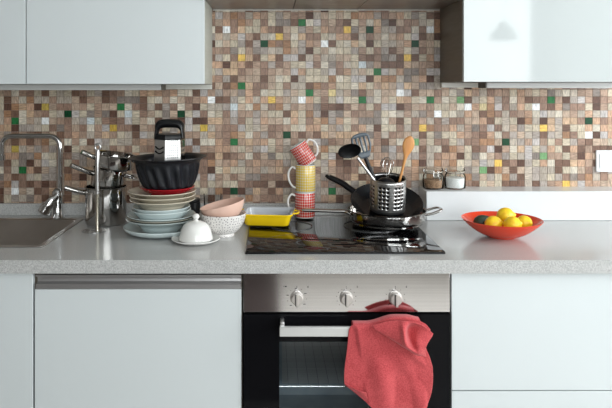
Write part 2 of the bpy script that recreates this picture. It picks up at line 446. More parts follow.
for i in range(xs0, xs1):
    for j in range(zs0, zs1+1):
        x0, x1 = X0+i*PITCHX+g, X0+(i+1)*PITCHX-g; z0, z1 = Z0+j*PITCHZ+g, Z0+(j+1)*PITCHZ-g
        z1 = min(z1, 1.7025)
        if z1-z0 < .004: continue
        if i < -12 and x1 > -2.6: pass
        c = SPEC.get((i, j))
        if c is None:
            c = trng.choice(bag); k = trng.uniform(0.88, 1.12); c = tuple(min(.85, v*k) for v in c)
        gr = float(trng.random() < 0.65)
        yy = WY-0.0015-trng.uniform(0, 0.0006)
        o_ = [bm.verts.new((a, WY, b)) for a, b in ((x0, z0), (x1, z0), (x1, z1), (x0, z1))]
        q = [bm.verts.new((a, yy, b)) for a, b in ((x0+e, z0+e), (x1-e, z0+e), (x1-e, z1-e), (x0+e, z1-e))]
        fs = [bm.faces.new(q)]+[bm.faces.new([o_[k], o_[(k+1) % 4], q[(k+1) % 4], q[k]]) for k in range(4)]
        for f in fs: f[cl] = (*c, 1); f[gl] = gr; f.material_index = 0
nb = len(bm.faces); box(bm, -2.6, 2.6, WY, WY+0.1, 0, 2.6)
bm.faces.ensure_lookup_table()
for f in bm.faces[nb:]: f.material_index = 1
tag(link('wall_back', bm, [M['tile'], M['grout']], smooth=False), kind='structure')
struct('trim_1', (-0.224, 0.664, WY-.004, WY, 1.6995, 1.703), M['strip'])

# ---------------- base units, worktop ----------------
TOP = CT-0.0387
def carcass(parent, x0, x1, z0=0.1, z1=TOP, mat=None):
    bm = bmesh.new(); t = .018
    box(bm, x0, x0+t, .02, .60, z0, z1); box(bm, x1-t, x1, .02, .60, z0, z1)
    box(bm, x0+t, x1-t, .02, .60, z0, z0+t); box(bm, x0+t, x1-t, .59, .60, z0+t, z1)
    link('body', bm, mat or M['carcass'], parent, smooth=False)
g1 = .0018
u = empty('base_cabinet', (0, 0, 0), 'white base cabinet at the far left under the sink, plain door with no rail', 'cabinet')
carcass(u, -1.29, -.689)
boxo('door', (-1.29+g1, -.689-g1, 0, .018, .1, TOP-.004), M['front'], u)
u = empty('base_cabinet', (0, 0, 0), 'white base cabinet left of the oven with a long grey metal grip rail', 'cabinet')
carcass(u, -.687, -.0815)
boxo('door', (-.687+g1, -.0815-g1, 0, .018, .1, .8095), M['front'], u)
bm = bmesh.new(); prof = [(0.0, .8515), (0.0, .8465), (.006, .8455), (.014, .842), (.016, .836), (.015, .829), (.009, .8255), (.0015, .8245), (.0, .8230), (0.0, .8105), (.018, .8105), (.020, .8515)]
a = [bm.verts.new((-.682, y, z)) for y, z in prof]; b = [bm.verts.new((-.0845, y, z)) for y, z in prof]
for k in range(len(prof)): bm.faces.new([a[k], a[(k+1) % len(prof)], b[(k+1) % len(prof)], b[k]])
bm.faces.new(a); bm.faces.new(b)
link('grip_rail', bm, M['alu'], u, ang=25)
for nm, xa, lab in ((0, .527, 'white drawer unit right of the oven with a seam between two drawer fronts'), (1, 1.130, 'white drawer unit at the far right end of the worktop')):
    u = empty('drawer_unit', (0, 0, 0), lab, 'drawer unit')
    carcass(u, xa, xa+.601)
    boxo('drawer_front', (xa+g1, xa+.601-g1, 0, .018, .5155, TOP-.003), M['front'], u)
    boxo('drawer_front', (xa+g1, xa+.601-g1, 0, .018, .1, .5125), M['front'], u)
tag(boxo('plinth', (-1.29, 1.731, .05, .066, 0, .1), M['plinth']), kind='structure').name = 'trim_2'

# worktop with a cut-out for the sink; upstand is its part
SX1, SY0, SY1, SX0 = -.7107, .13, .553, -1.24
bm = bmesh.new()
for d in ((-1.45, 1.74, -.02, SY0), (-1.45, SX0, SY0, SY1), (SX1, 1.74, SY0, SY1), (-1.45, 1.74, SY1, WY)):
    box(bm, *d, TOP, CT)
bmesh.ops.remove_doubles(bm, verts=bm.verts, dist=1e-5)
wt = link('worktop', bm, M['stone'], smooth=False)
tag(wt, 'long pale grey speckled stone worktop running across all the base units', 'worktop')
boxo('upstand', (-1.45, .583, WY-.02, WY-.0005, CT, .9455), M['stone'], wt)
ld = tag(boxo('wall_ledge', (.5845, 1.74, .52, WY-.002, CT+.0005, 1.0098), M['ledge'], bev=.002),
         'white boxed ledge along the wall behind the fruit bowl, holding two jars', 'ledge')

# sink
s = empty('sink', (0, 0, CT), 'satin steel inset kitchen sink at the left end of the worktop', 'sink')
bm = bmesh.new()
cx, cy, hx, hy = (SX0+SX1)/2, (SY0+SY1)/2, (SX1-SX0)/2, (SY1-SY0)/2
def ring(h1, h2, r, z): return [(cx+x, cy+y, z) for x, y in rrect(h1, h2, r)]
loft(bm, [ring(hx+.006, hy+.006, .012, 0.0005), ring(hx+.006, hy+.006, .012, .0025), ring(hx-.012, hy-.012, .015, .0025), ring(hx-.017, hy-.017, .015, -.001),
          ring(hx-.021, hy-.021, .02, -.13), ring(hx-.035, hy-.035, .04, -.155), ring(.05, .05, .045, -.16)], cap0=False, cap1=True)
link('basin', bm, M['sink'], s, bev=0, solid=.001)
bm = lathe([(0, -.157), (.03, -.157), (.036, -.1585), (.038, -.1595)], 32)
link('drain', bm, M['chrome'], s, loc=(cx, cy, 0))

# faucet
fx, fy = X(57.5, 2.415), Y(2.415)
fa = empty('kitchen_faucet', (fx, fy, CT), 'tall chrome faucet with square bent spout turned to the left, behind the sink', 'faucet')
bm = lathe([(0, 0.0005), (.026, .0005), (.027, .004), (.024, .010), (.021, .014), (.020, .05), (.021, .075), (.020, .10), (.014, .108), (.0105, .112), (0, .112)], 40)
link('body', bm, M['chrome'], fa)
bm = bmesh.new(); H = .312
pp = [(.010, 0, .105), (.010, 0, H-.045)]+[(.010-.04*(1-math.cos(t)), 0, H-.04+.04*math.sin(t)) for t in [PI/2*k/6 for k in range(1, 7)]]
xe = -.211
pp += [(-.10, -.002, H+.001)]+[(xe+.035-.035*math.sin(t), -.004, H-.035+.035*math.cos(t)) for t in [PI/2*k/6 for k in range(0, 7)]]+[(xe, -.004, H-.075)]
pp = [(a, b, c) for a, b, c in pp]
tube(bm, pp, .0098, 16)
link('spout', bm, M['chrome'], fa)
bm = lathe([(0, 0), (.0125, 0), (.0125, .02), (.0105, .022), (0, .022)], 24)
link('aerator', bm, M['chrome'], fa, loc=(xe, -.004, H-.092))
bm = bmesh.new()
tube(bm, curve_pts([(.004, -.012, .085), (-.012, -.026, .07), (-.03, -.035, .045), (-.042, -.04, .022)], 5), [(.014, .012)]*4+[(.018, .013)]*6+[(.022, .012)]*5+[(.014, .007)], 14, up=(0, 1, .6))
link('lever', bm, M['chrome'], fa)

# ---------------- oven and hob ----------------
ox0, ox1 = -.0768, .5225
ov = empty('built_in_oven', (.223, 0, 0), 'built-in black glass oven with steel control panel and three knobs under the hob', 'oven')
ov.location = (0, 0, 0)
boxo('control_panel', (ox0, ox1, -.004, .016, .7447, TOP-.004), M['panel'], ov, bev=.0008)
bm = bmesh.new()
wx0, wx1, wz1, wz0 = .027, .4185, .6595, .36
for d in ((ox0, wx0, .23, .739), (wx1, ox1, .23, .739), (wx0, wx1, wz1, .739), (wx0, wx1, .23, wz0)):
    box(bm, d[0], d[1], -.006, .02, d[2], d[3])
bmesh.ops.remove_doubles(bm, verts=bm.verts, dist=1e-5)
dr = link('oven_door', bm, M['blackglass'], ov, smooth=False)
boxo('door_pane', (wx0, wx1, -.003, .001, wz0, wz1), M['ovenpane'], dr, bev=0)
# cavity
bm = bmesh.new(); cv = (ox0+.02, ox1-.02, .022, .50, .26, .70)
box(bm, *cv)
bm.faces.ensure_lookup_table()
bmesh.ops.delete(bm, geom=[f for f in bm.faces if all(abs(v.co.y-.022) < 1e-5 for v in f.verts)], context='FACES')
link('oven_cavity', bm, M['enamel'], ov, smooth=False, solid=.002)
boxo('oven_casing', (ox0+.004, ox1-.004, .017, .055, .742, TOP-.006), M['edge_dark'], ov, bev=0)
bm = bmesh.new(); rz = Z(384, 1.90)
for yy in (.045, .46): tube(bm, [(cv[0]+.004, yy, rz), (cv[1]-.004, yy, rz)], .0022, 8)
for k in range(18):
    x = cv[0]+.02+k*(cv[1]-cv[0]-.04)/17; tube(bm, [(x, .045, rz), (x, .46, rz)], .0007, 6)
link('wire_rack', bm, M['steel'], ov)
bm = bmesh.new()
for (z_, x0_, x1_) in ((.53, cv[0]+.002, cv[0]+.006), (.53, cv[1]-.006, cv[1]-.002)): box(bm, x0_, x1_, .05, .45, z_, z_+.006)
box(bm, cv[0]+.1, cv[1]-.1, .44, .446, .33, .60)
link('fan_cover', bm, M['steel_b'], ov)
hd = boxo('door_handle', (.027, .4185, -.055, -.043, .6925, .7195), M['handlewhite'], dr, bev=.002)
for x in (.029, .4045): boxo('handle_bracket', (x, x+.012, -.045, -.006, .700, .7300), M['steel_b'], dr, bev=.002)
for i, px in enumerate((296.9, 346.3, 395.3)):
    kx, kz = X(px, 1.836), Z(298, 1.836)
    bm = lathe([(0, 0), (.0195, 0), (.0195, .004), (.0175, .005), (.0165, .018), (.0150, .0195), (0, .0195)], 40)
    kb = link('knob', bm, M['knob'], ov, loc=(kx, -.004, kz), rot=(PI/2, 0, 0))
    boxo('grip', (-.0035, .0035, -.0180, .0180, .019, .028), M['knob'], kb, bev=.001)
    boxo('pointer_line', (-.0055, -.0032, -.0165, .0165, .019, .0235), M['ink'], kb, bev=0)
    bm = bmesh.new()
    nm = (9, 11, 9)[i]
    for k in range(nm):                                   # printed scale marks about the knob
        a = math.radians(225-270*k/(nm-1))+ (0 if i != 0 else .1)
        x, z = .028*math.cos(a), .028*math.sin(a); d = .0009
        if i == 0 and k % 2 == 0: box(bm, x-.0035, x+.0035, -.0004, 0, z-d, z+d)
        else: box(bm, x-d, x+d, -.0004, 0, z-d, z+d)
    box(bm, -.0012, .0012, -.0004, 0, .031, .0335)
    if i == 0:
        box(bm, -.040, -.032, -.0004, 0, .0332, .0342); box(bm, -.034, -.030, -.0004, 0, .032, .0354)
    for k in range(4): box(bm, .030+.002*(k % 2), .0335, -.0004, 0, .030+.0016*k, .0308+.0016*k)
    link('scale_marks', bm, M['ink'], ov, loc=(kx, -.0041, kz), smooth=False)

hb = empty('ceramic_hob', (.225, Y(1.884)+.255, CT), 'glossy black ceramic glass hob set on the worktop above the oven', 'hob')
bm = bmesh.new()
rr = [[(x, y, z) for x, y in rrect(.2995-d, .255-d, .006)] for z, d in ((.0003, 0), (.005, 0), (.006, .001))]
loft(bm, rr); link('glass_plate', bm, M['hobglass'], hb)
for x, y, r_ in ((-.15, -.12, .09), (.14, -.11, .075), (-.15, .12, .075), (.14, .12, .10)):
    bm = lathe([(r_, .0061), (r_+.0012, .0061), (r_+.0012, .0063), (r_, .0063)], 64, closed=True)
    link('cooking_zone_ring', bm, M['hobmark'], hb, loc=(x, y, 0))
bm = bmesh.new()
for k in range(6): lathe([(.0045, .0061), (.0055, .0061), (.0055, .0063), (.0045, .0063)], 20, bm=bm, closed=True); [(setattr(v.co, 'x', v.co.x+.10+k*.022), setattr(v.co, 'y', v.co.y-.235), setattr(v, 'tag', True)) for v in bm.verts if not v.tag]
link('touch_markings', bm, M['hobmark'], hb)

# ---------------- wall cabinets, hood ----------------
CY = .336
def wallcab(x0, x1, zb, label, doormat, side, edge_l, edge_r, zt=2.12, light_x=None):
    u = empty('wall_cabinet', (0, 0, 0), label, 'cabinet')
    boxo('body', (x0, x1, CY+.019, WY-.003, zb+.001, zt), side, u, bev=0)
    boxo('door', (x0+edge_l, x1-edge_r, CY, CY+.018, zb, zt), doormat, u, bev=.0012)
    return u
wallcab(-1.46, -.841, 1.4095, 'white wall cabinet at the far upper left, only its right end showing', M['front'], M['side_light'], .0012, .0012)
wallcab(-.840, -.2262, 1.4095, 'matt white wall cabinet left of the cooker hood above the stacked plates', M['front'], M['side_light'], .0012, .0)
wallcab(.6668, 1.283, 1.4165, 'glossy white wall cabinet at upper right with dark brown side panel', M['gloss_front'], M['carcass'], .0, .0012)
for (x0, x1, zt, lab) in ((-1.45, -.2265, 1.4105, 'thin pale batten on the wall under the upper left cabinets'), (.6675, 1.28, 1.4175, 'thin pale batten on the wall under the upper right cabinet')):
    tag(boxo('wall_batten', (x0, x1, WY-.022, WY-.003, zt-.020, zt-.001), M['strip'], bev=.001), lab, 'batten')
for (x0, x1, zt, lab) in ((-1.44, -.389, 1.4103, 'long slim grey light fitting under the upper left cabinets'), (.774, 1.275, 1.4173, 'slim grey light fitting under the upper right cabinet')):
    u = empty('under_cabinet_light', (0, 0, 0), lab, 'light fitting')
    boxo('housing', (x0, x1, .42, .50, zt-.0225, zt-.0005), M['lightbar'], u, bev=.003)
    boxo('end_cap', ((x0-.0035, x0-.0002) if x0 > 0 else (x1+.0002, x1+.0035)) and ((x0-.0035) if x0 > 0 else x1+.0002, (x0-.0002) if x0 > 0 else x1+.0035, .42, .50, zt-.022, zt-.001), M['edge_dark'], u, bev=.0005)
hx0, hx1 = -.2245, .665
u = empty('cooker_hood', (0, 0, 0), 'wide grey metal cooker hood between the wall cabinets, underside just in view', 'cooker hood')
boxo('casing', (hx0, hx1, .30, WY-.003, 1.7115, 2.12), M['hood'], u, bev=.001)
for x0, x1 in ((hx0, .089), (.0915, .340), (.3425, hx1)):
    bm = bmesh.new(); box(bm, x0, x1, .305, WY-.006, 1.7035, 1.7112)
    link('filter_panel', bm, M['hood'], u, bev=.0012)

# socket
sz0, sz1 = Z(171.8, 2.475), Z(150.2, 2.475); sx = X(595.7, 2.475)
u = empty('wall_socket', (sx, WY-.0015, (sz0+sz1)/2), 'white double wall socket plate on the mosaic at the right edge', 'socket')
hh = (sz1-sz0)/2
boxo('plate', (0, .154, -.009, .0, -hh, hh), M['socket'], u, bev=.0025)
boxo('rocker', (.012, .066, -.0125, -.009, -.030, .030), M['socket'], u, bev=.002)
boxo('rocker', (.086, .142, -.0125, -.009, -.030, .030), M['socket'], u, bev=.002)
boxo('indicator', (.0245, .0275, -.0132, -.0122, -.022, .022), M['socketgrey'], u, bev=.0003)

# ---------------- crockery ----------------
def flat_dish(rf, r, h, t=.004):
    """plate with a well, a short wall and a broad flared rim"""
    o = [(0, .002), (rf-.006, .002), (rf-.005, 0), (rf, 0), (rf+.008, .16*h), (rf+.014, .40*h), (rf+.020, .56*h), (rf+.030, .66*h), (r-.006, .93*h), (r-.001, h-.001)]
    i = [(r, h+.0008), (r-.0015, h+.0018), (r-.007, .93*h+t*.7), (rf+.029, .66*h+t), (rf+.018, .56*h+t), (rf+.011, .40*h+t), (rf+.004, .16*h+t), (rf-.004, t), (0, t)]
    return o+i
def dish(rf, zb, r, zr, t=.004, curve=1.0, lip=.0, foot=True):
    """profile of a plate or bowl: flat base rf at zb, rising to rim r at zr"""
    out, inn = [], []
    if foot: out = [(0, zb+.002), (rf-.006, zb+.002), (rf-.005, zb), (rf, zb)]
    else: out = [(0, zb), (rf, zb)]
    n = 9
    for k in range(1, n+1):
        s = k/n; rr_ = rf+(r-rf)*math.sin(s*PI/2*curve)/math.sin(PI/2*curve) if curve else rf+(r-rf)*s
        zz = zb+(zr-zb)*((1-math.cos(s*PI/2*curve))/(1-math.cos(PI/2*curve)) if curve else s)
        out.append((rr_, zz))
    inn = [(out[-1][0]-t*.3, out[-1][1]+t*.5), (out[-1][0]-t, out[-1][1]+t*.1)]
    for (a, b) in reversed(out[4 if foot else 2:-1]): inn.append((max(a-t*.9, 0), b+t*.35))
    inn.append((max(rf-t, 0), zb+t)); inn.append((0, zb+t))
    return out+inn
PX, PY = X(161.5, 2.165), Y(2.165)
def plate(name, label, cat, group, mat, rf, zb, r, zr, curve=.8, t=.004, dx=0, tilt=(0, 0)):
    bm = lathe(flat_dish(rf, r, zr-zb, t) if curve is None else dish(rf, 0, r, zr-zb, t, curve), 72)
    o = link(name, bm, mat, loc=(PX+dx, PY, CT+.0005+zb), rot=(tilt[0], tilt[1], 0))
    return tag(o, label, cat, group)
PG = 'crockery in the tall stack beside the pots'
plate('soup_plate', 'pale blue wide plate lowest of the tall crockery stack, resting on the worktop', 'plate', PG, M['paleblue'], .075, 0, .128, .023, .9)
plate('soup_plate', 'pale blue deeper plate second from the bottom of the crockery stack', 'plate', PG, M['paleblue'], .060, .0085, .120, .0515, None)
plate('soup_plate', 'olive grey edged plate third from the bottom of the crockery stack', 'plate', PG, M['olive'], .060, .015, .118, .0585, None)
plate('soup_plate', 'pale blue plate nested in the olive grey edged plate of the stack', 'plate', PG, M['paleblue'], .060, .0215, .116, .0640, None, t=.0035)
plate('cereal_bowl', 'light blue bowl in the middle of the stack, lower of two', 'bowl', PG, M['paleblue'], .052, .027, .101, .081, 0)
plate('cereal_bowl', 'light blue bowl in the middle of the stack, upper one just under the cream plates', 'bowl', PG, M['paleblue'], .050, .0355, .098, .091, 0)
plate('dinner_plate', 'cream plate lowest of the three cream plates in the stack', 'plate', PG, M['cream'], .064, .082, .112, .1160, None, dx=.004)
plate('dinner_plate', 'cream plate between two other cream plates in the stack', 'plate', PG, M['cream'], .064, .0965, .113, .1305, None, dx=.004)
plate('dinner_plate', 'cream plate topmost of the cream plates, under the red plate', 'plate', PG, M['cream'], .064, .1110, .116, .1450, None, dx=.003)
plate('dinner_plate', 'glossy deep red plate on the cream plates under the black cake tin', 'plate', PG, M['red'], .050, .1240, .094, .158, None, t=.005, dx=.020)

# fluted ring cake tin
BX, BY = X(168.3, 2.165), PY
u = empty('cake_tin', (BX, BY, CT+.1605), 'black fluted ring cake tin on top of the plate stack, holding the grater', 'cake tin', rot=(0, -.02, 0))
NF = 18
def rfb(a, i, r_, z):
    amp = {True: 1.0, False: 0}[0.004 < z < .080 and r_ > .07]
    prof_amp = math.sin(PI*min(max(z/.082, 0), 1))**.5 if amp else 0
    q = math.sin(NF*a+z*42)
    return (r_+.0062*prof_amp*(abs(q)**.7*(1 if q > 0 else -1)), z)
out = [(.083, 0), (.0865, .006), (.089, .014), (.0925, .026), (.096, .038), (.0995, .050), (.103, .062), (.106, .072), (.1085, .081), (.112, .085), (.115, .089), (.130, .0975), (.1325, .0985), (.1325, .1005), (.130, .1010)]
inner = [(.1135, .093), (.1095, .088), (.106, .081), (.103, .072), (.100, .062), (.0965, .050), (.093, .038), (.0895, .026), (.086, .014), (.080, .006), (.050, .004), (.030, .010), (.022, .06), (.020, .075), (.018, .075), (.018, .06), (.026, .008), (.046, 0)]
bm = lathe(out+inner, 216, rf=rfb, closed=True)
link('tin_body', bm, M['bundt'], u, ang=60)

# hexagonal grater standing in the tin
GX, GY = X(169.7, 2.16), Y(2.16)
gz = CT+.168
u = empty('box_grater', (GX, GY, gz), 'steel many-sided grater with black arched handle standing in the black cake tin', 'grater')
HB, HT, HH = .057, .0505, .163
th0 = math.radians(-9)
def hexv(k, s):
    a = th0+k*PI/3; r_ = HB+(HT-HB)*s
    return Vector((r_*math.sin(a), -r_*math.cos(a)*.92, HH*s))
for k in range(6):
    bm = bmesh.new()
    def mp_(u_, v_, k=k):
        a, b = hexv(k, v_), hexv(k+1, v_); return a.lerp(b, u_)
    if k == 0:      # fine rasp face, bright, faces front right
        perf(bm, 8, 20, mp_, lambda i, j: 0 < i < 7 and 0 < j < 19, .30)
    elif k in (1, 3): perf(bm, 6, 12, mp_, lambda i, j: 0 < i < 5 and 0 < j < 11, .3)
    elif k == 5:
        perf(bm, 7, 15, mp_, lambda i, j: False)
    else: perf(bm, 3, 8, mp_, lambda i, j: i == 1 and 0 < j < 7, .4)
    link('grater_face', bm, M['steel_b'] if k in (0, 5) else M['steel'], u, smooth=False, solid=.001)
bm = bmesh.new()                               # two raised slicing slots on the left face
for zz in (.119, .134):
    a, b = hexv(5, zz/HH), hexv(6, zz/HH); nrm = Vector((-.6, -.8, 0))
    pts_ = [a.lerp(b, t)+nrm*.0025+Vector((0, 0, -.012*math.sin(PI*t))) for t in [0.12+.76*k/8 for k in range(9)]]
    tube(bm, pts_, .0024, 6)
link('slicing_slot', bm, M['blackplastic'], u)
bm = bmesh.new()
def hexring(s, z, grow): return [(HTx*math.sin(th0+k*PI/3), -HTx*math.cos(th0+k*PI/3)*.92, z) for k in range(6) for HTx in (HT*s+grow,)]
loft(bm, [hexring(1, HH-.010, .003), hexring(1, HH+.004, .002), hexring(1, HH+.008, -.001)], False, True)
link('collar', bm, M['blackplastic'], u, bev=.002, solid=.001, ang=30)
bm = bmesh.new()
ap = [(-.0455, 0, HH-.004), (-.0445, 0, HH+.010), (-.042, 0, HH+.024), (-.037, 0, HH+.036), (-.026, 0, HH+.0425), (0, 0, HH+.044), (.026, 0, HH+.0425), (.037, 0, HH+.036), (.042, 0, HH+.024), (.0445, 0, HH+.010), (.0455, 0, HH-.004)]
P_ = curve_pts(ap, 4)
tube(bm, P_, [(.024, .0070+.0080*sm(p.z, HH+.018, HH+.042)) for p in P_], 16)
for v in bm.verts: v.co.y *= 1
link('handle', bm, M['blackplastic'], u)

# butter dish with domed lid
D_ = 2.04; bx, by = X(196, D_), Y(D_)
u = empty('butter_dish', (bx, by, CT+.0005), 'small white porcelain dish with domed lid and round knob in front of the plates', 'butter dish')
bm = lathe(dish(.045, 0, .079, .011, .0035, .7), 64); link('saucer', bm, M['white'], u)
bm = lathe([(.052, .0075), (.0545, .0075), (.0545, .012), (.052, .020), (.0485, .036), (.042, .050), (.032, .060), (.018, .0655), (.010, .067), (.0065, .069), (.006, .072), (.010, .076), (.0115, .081), (.010, .086), (.006, .089), (0, .090)], 56)
bm2 = None
link('dome_lid', bm, M['white'], u)

# dotted and pink bowls
D_ = 2.128; bx, by = X(223, D_), Y(D_)
bm = lathe([(0, .004), (.033, .004), (.035, 0), (.038, 0), (.038, .009), (.052, .018), (.064, .032), (.072, .048), (.0765, .064), (.0785, .0745), (.0775, .0762), (.0755, .0745), (.0735, .064), (.069, .049), (.061, .034), (.049, .021), (.030, .013), (0, .011)], 72)
o = link('cereal_bowl', bm, M['dots'], loc=(bx, by, CT+.0005))
tag(o, 'white footed bowl speckled with small dark dots, under the pink bowl', 'bowl')
bm = lathe([(a*1.06, b) for a, b in [(0, .003), (.022, .003), (.024, 0), (.027, 0), (.040, .007), (.053, .019), (.063, .033), (.069, .047), (.0725, .058), (.0715, .0597), (.0695, .058), (.066, .047), (.060, .034), (.050, .022), (.037, .012), (.022, .007), (0, .006)]], 72)
o = link('cereal_bowl', bm, M['pink'], loc=(bx+.010, by, CT+.0490), rot=(0, -.225, 0))
tag(o, 'peach pink bowl tilted inside the dotted white bowl', 'bowl')

# tumbler and dark canister half hidden behind the stack
D_ = 2.37
bm = lathe([(0, 0), (.028, 0), (.030, .002), (.034, .098), (.0325, .098), (.0285, .010), (0, .008)], 40)
o = link('glass_tumbler', bm, M['glass'], loc=(X(212.5, D_), Y(D_), CT+.0005)); tag(o, 'clear glass tumbler behind the pink and dotted bowls', 'glass')
D_ = 2.36
u = empty('black_canister', (X(190.5, D_), Y(D_), CT+.0005), 'black round canister mostly hidden between the plate stack and the bowls', 'canister')
bm = lathe([(0, 0), (.034, 0), (.037, .004), (.037, .07), (.034, .073), (0, .073)], 36); link('can', bm, M['blackplastic'], u)
bm = lathe([(0, .0735), (.036, .0735), (.037, .077), (.034, .083), (.010, .085), (.007, .088), (0, .088)], 36); link('lid', bm, M['blackplastic'], u)

# ---------------- pots at the left ----------------
D_ = 2.32; ax, ay = X(106, D_), Y(D_)
def pan_profile(r, h, t=.002, rb=.008):
    return [(0, 0), (r-rb, 0), (r-rb*.3, rb*.3), (r, rb), (r, h-.003), (r+.003, h-.001), (r+.0035, h+.0005), (r+.002, h+.0015), (r-t, h), (r-t, rb+t), (r-rb, t*1.4), (0, t*1.4)]
u = empty('saucepan', (ax, ay, CT+.0005), 'tall polished steel saucepan standing on the worktop under two tilted pans', 'saucepan')
bm = lathe(pan_profile(.074, .135), 72); link('pan_body', bm, M['steel'], u)
def stick_handle(parent, r, h, ang, length, drop, rise, w=.0105, mat=None):
    d = Vector((math.cos(ang), math.sin(ang), 0)); bm = bmesh.new()
    c = [d*(r-.001)+Vector((0, 0, h-.012)), d*(r+length*.2)+Vector((0, 0, h-.010+rise*.15)), d*(r+length*.6)+Vector((0, 0, h-.006+rise*.65)), d*(r+length)+Vector((0, 0, h+rise))]
    P = curve_pts(c, 5); n = len(P)
    tube(bm, P, [(1.35*w*(.55+.5*math.sin(PI*(.15+.75*k/(n-1)))), w*.88) for k in range(n)], 14, up=(0, 0, 1))
    link('pan_handle', bm, mat or M['steel'], parent)
    return P[-1]
e_ = stick_handle(u, .074, .128, math.radians(205), .072, 0, .012)
tl = .15
u = empty('saucepan', (ax+.010, ay, CT+.147), 'middle of three nested steel saucepans, tilted to the right, handle pointing left', 'saucepan', rot=(0, tl, 0))
u.location = (ax+.003, ay, CT+.1180)
bm = lathe(pan_profile(.0615, .084), 72); link('pan_body', bm, M['steel'], u)
stick_handle(u, .0615, .074, math.radians(215), .085, 0, .014)
bm = bmesh.new()
tube(bm, curve_pts([(.060, -.018, .066), (.085, -.020, .064), (.098, -.006, .063), (.098, .006, .063), (.085, .020, .064), (.060, .018, .066)], 5), .0042, 10)
link('loop_handle', bm, M['steel'], u)
u = empty('saucepan', (ax+.030, ay, CT+.199), 'topmost and shallowest steel saucepan of the pile, tilted, mosaic mirrored in its side', 'saucepan', rot=(0, tl, 0))
u.location = (ax+.0300, ay, CT+.2030)
bm = lathe(pan_profile(.074, .050), 72); link('pan_body', bm, M['steel'], u)
stick_handle(u, .074, .045, math.radians(215), .055, 0, .006)
bm = bmesh.new()
tube(bm, curve_pts([(.073, -.016, .036), (.088, -.018, .034), (.098, -.005, .033), (.098, .005, .033), (.088, .018, .034), (.073, .016, .036)], 5), .004, 10)
link('loop_handle', bm, M['steel'], u)

# masher standing upright
D_ = 2.19; mx, my = X(97.5, D_), Y(D_)
u = empty('potato_masher', (mx, my, CT+.0005), 'upright steel kitchen masher with ring end, standing in front of the saucepans', 'masher')
bm = bmesh.new()
perf(bm, 24, 3, lambda a, v: (math.cos(a*2*PI)*(.012+.028*v)-.012, math.sin(a*2*PI)*(.012+.028*v), .0015), lambda i, j: True, .3)
bmesh.ops.remove_doubles(bm, verts=bm.verts, dist=1e-5)
link('mashing_disc', bm, M['steel_b'], u, smooth=False, solid=.0015)
bm = bmesh.new(); tube(bm, [(0, 0, .001), (0, 0, .01), (.0005, 0, .08), (0, 0, .128)], [.0075, .0062, .0062, .0072], 16)
link('lower_shaft', bm, M['brassy'], u)
bm = bmesh.new(); tube(bm, [(0, 0, .1285), (0, 0, .137), (0, 0, .138), (0, 0, .20), (.001, 0, .272), (.001, 0, .281)], [.0095, .0095, .0072, .0076, .0086, .0065], 16)
link('shaft', bm, M['steel_b'], u)
bm = bmesh.new(); tube(bm, [(.001+.0095*math.cos(t), 0, .2900+.0105*math.sin(t)) for t in [2*PI*k/24 for k in range(24)]], .0042, 10, cyclic=True, up=(0, 1, 0))
link('hanging_ring', bm, M['steel_b'], u)

# ---------------- yellow baking dish ----------------
D_ = 2.302; kx = (X(244.5, D_)+X(292.3, D_))/2
u = empty('baking_dish', (kx, Y(D_)-.004, CT+.0066), 'yellow enamel rectangular baking dish with pale grey inside on the hob edge', 'baking dish', rz=math.radians(-7))
def rg(hx_, hy_, r_, z): return [(x, y, z) for x, y in rrect(hx_, hy_, r_, 6)]
bm = bmesh.new()
loft(bm, [rg(.074, .060, .016, 0), rg(.079, .065, .018, .004), rg(.087, .073, .020, .037), rg(.0935, .079, .022, .0385), rg(.094, .0795, .022, .042), rg(.0925, .078, .022, .0435), rg(.084, .070, .019, .041), rg(.076, .062, .017, .007), rg(.071, .057, .015, .004)],
     True, True, mats=[0, 0, 0, 0, 0, 1, 1, 1, 1])
link('dish_body', bm, [M['yellow'], M['greyenamel']], u)
for s_ in (-1, 1):
    bm = bmesh.new(); tube(bm, curve_pts([(s_*.090, -.030, .0400), (s_*.106, -.024, .0405), (s_*.109, 0, .0405), (s_*.106, .024, .0405), (s_*.090, .030, .0400)], 5), [(.006, .0028)]*21, 10, up=(0, 0, 1))
    link('side_handle', bm, M['yellow'], u)

# ---------------- mugs ----------------
def mug(loc, rot, mat, label, h, r, hang, group='gingham mugs balanced in a tower'):
    u = empty('mug', loc, label, 'mug', rot=rot, group=group)
    bm = lathe([(0, .003), (r-.006, .003), (r-.005, 0), (r-.003, 0), (r, .004), (r, h-.002), (r-.001, h), (r-.003, h-.001), (r-.0035, .008), (0, .006)], 64,
               mats=[1, 1, 1, 1, 0, 1, 1, 1, 1])
    link('mug_body', bm, [mat, M['white']], u)
    d = Vector((math.cos(hang), math.sin(hang), 0)); bm = bmesh.new()
    c = [d*(r-.001)+Vector((0, 0, h*.84)), d*(r+.014)+Vector((0, 0, h*.90)), d*(r+.027)+Vector((0, 0, h*.70)), d*(r+.025)+Vector((0, 0, h*.42)), d*(r+.012)+Vector((0, 0, h*.20)), d*(r-.001)+Vector((0, 0, h*.14))]
    tube(bm, curve_pts(c, 5), .0042, 10)
    link('mug_handle', bm, M['white'], u)
    return u
mD = 2.40; mX = X(305, mD)
mug((mX, Y(mD), CT+.0066 if False else CT+.0066), (0, 0, 0), M['ging_red'], 'red gingham mug at the bottom of the mug tower', .0955, .0378, math.radians(185))
mug((mX+.002, Y(mD), CT+.1025), (0, 0, 0), M['ging_yel'], 'yellow gingham mug in the middle of the mug tower', .103, .0375, math.radians(180))
mug((mX+.0165, Y(mD), CT+.2085), (0, -math.radians(33), 0), M['ging_red'], 'red gingham mug lying tilted on top of the mug tower', .086, .0345, 0)

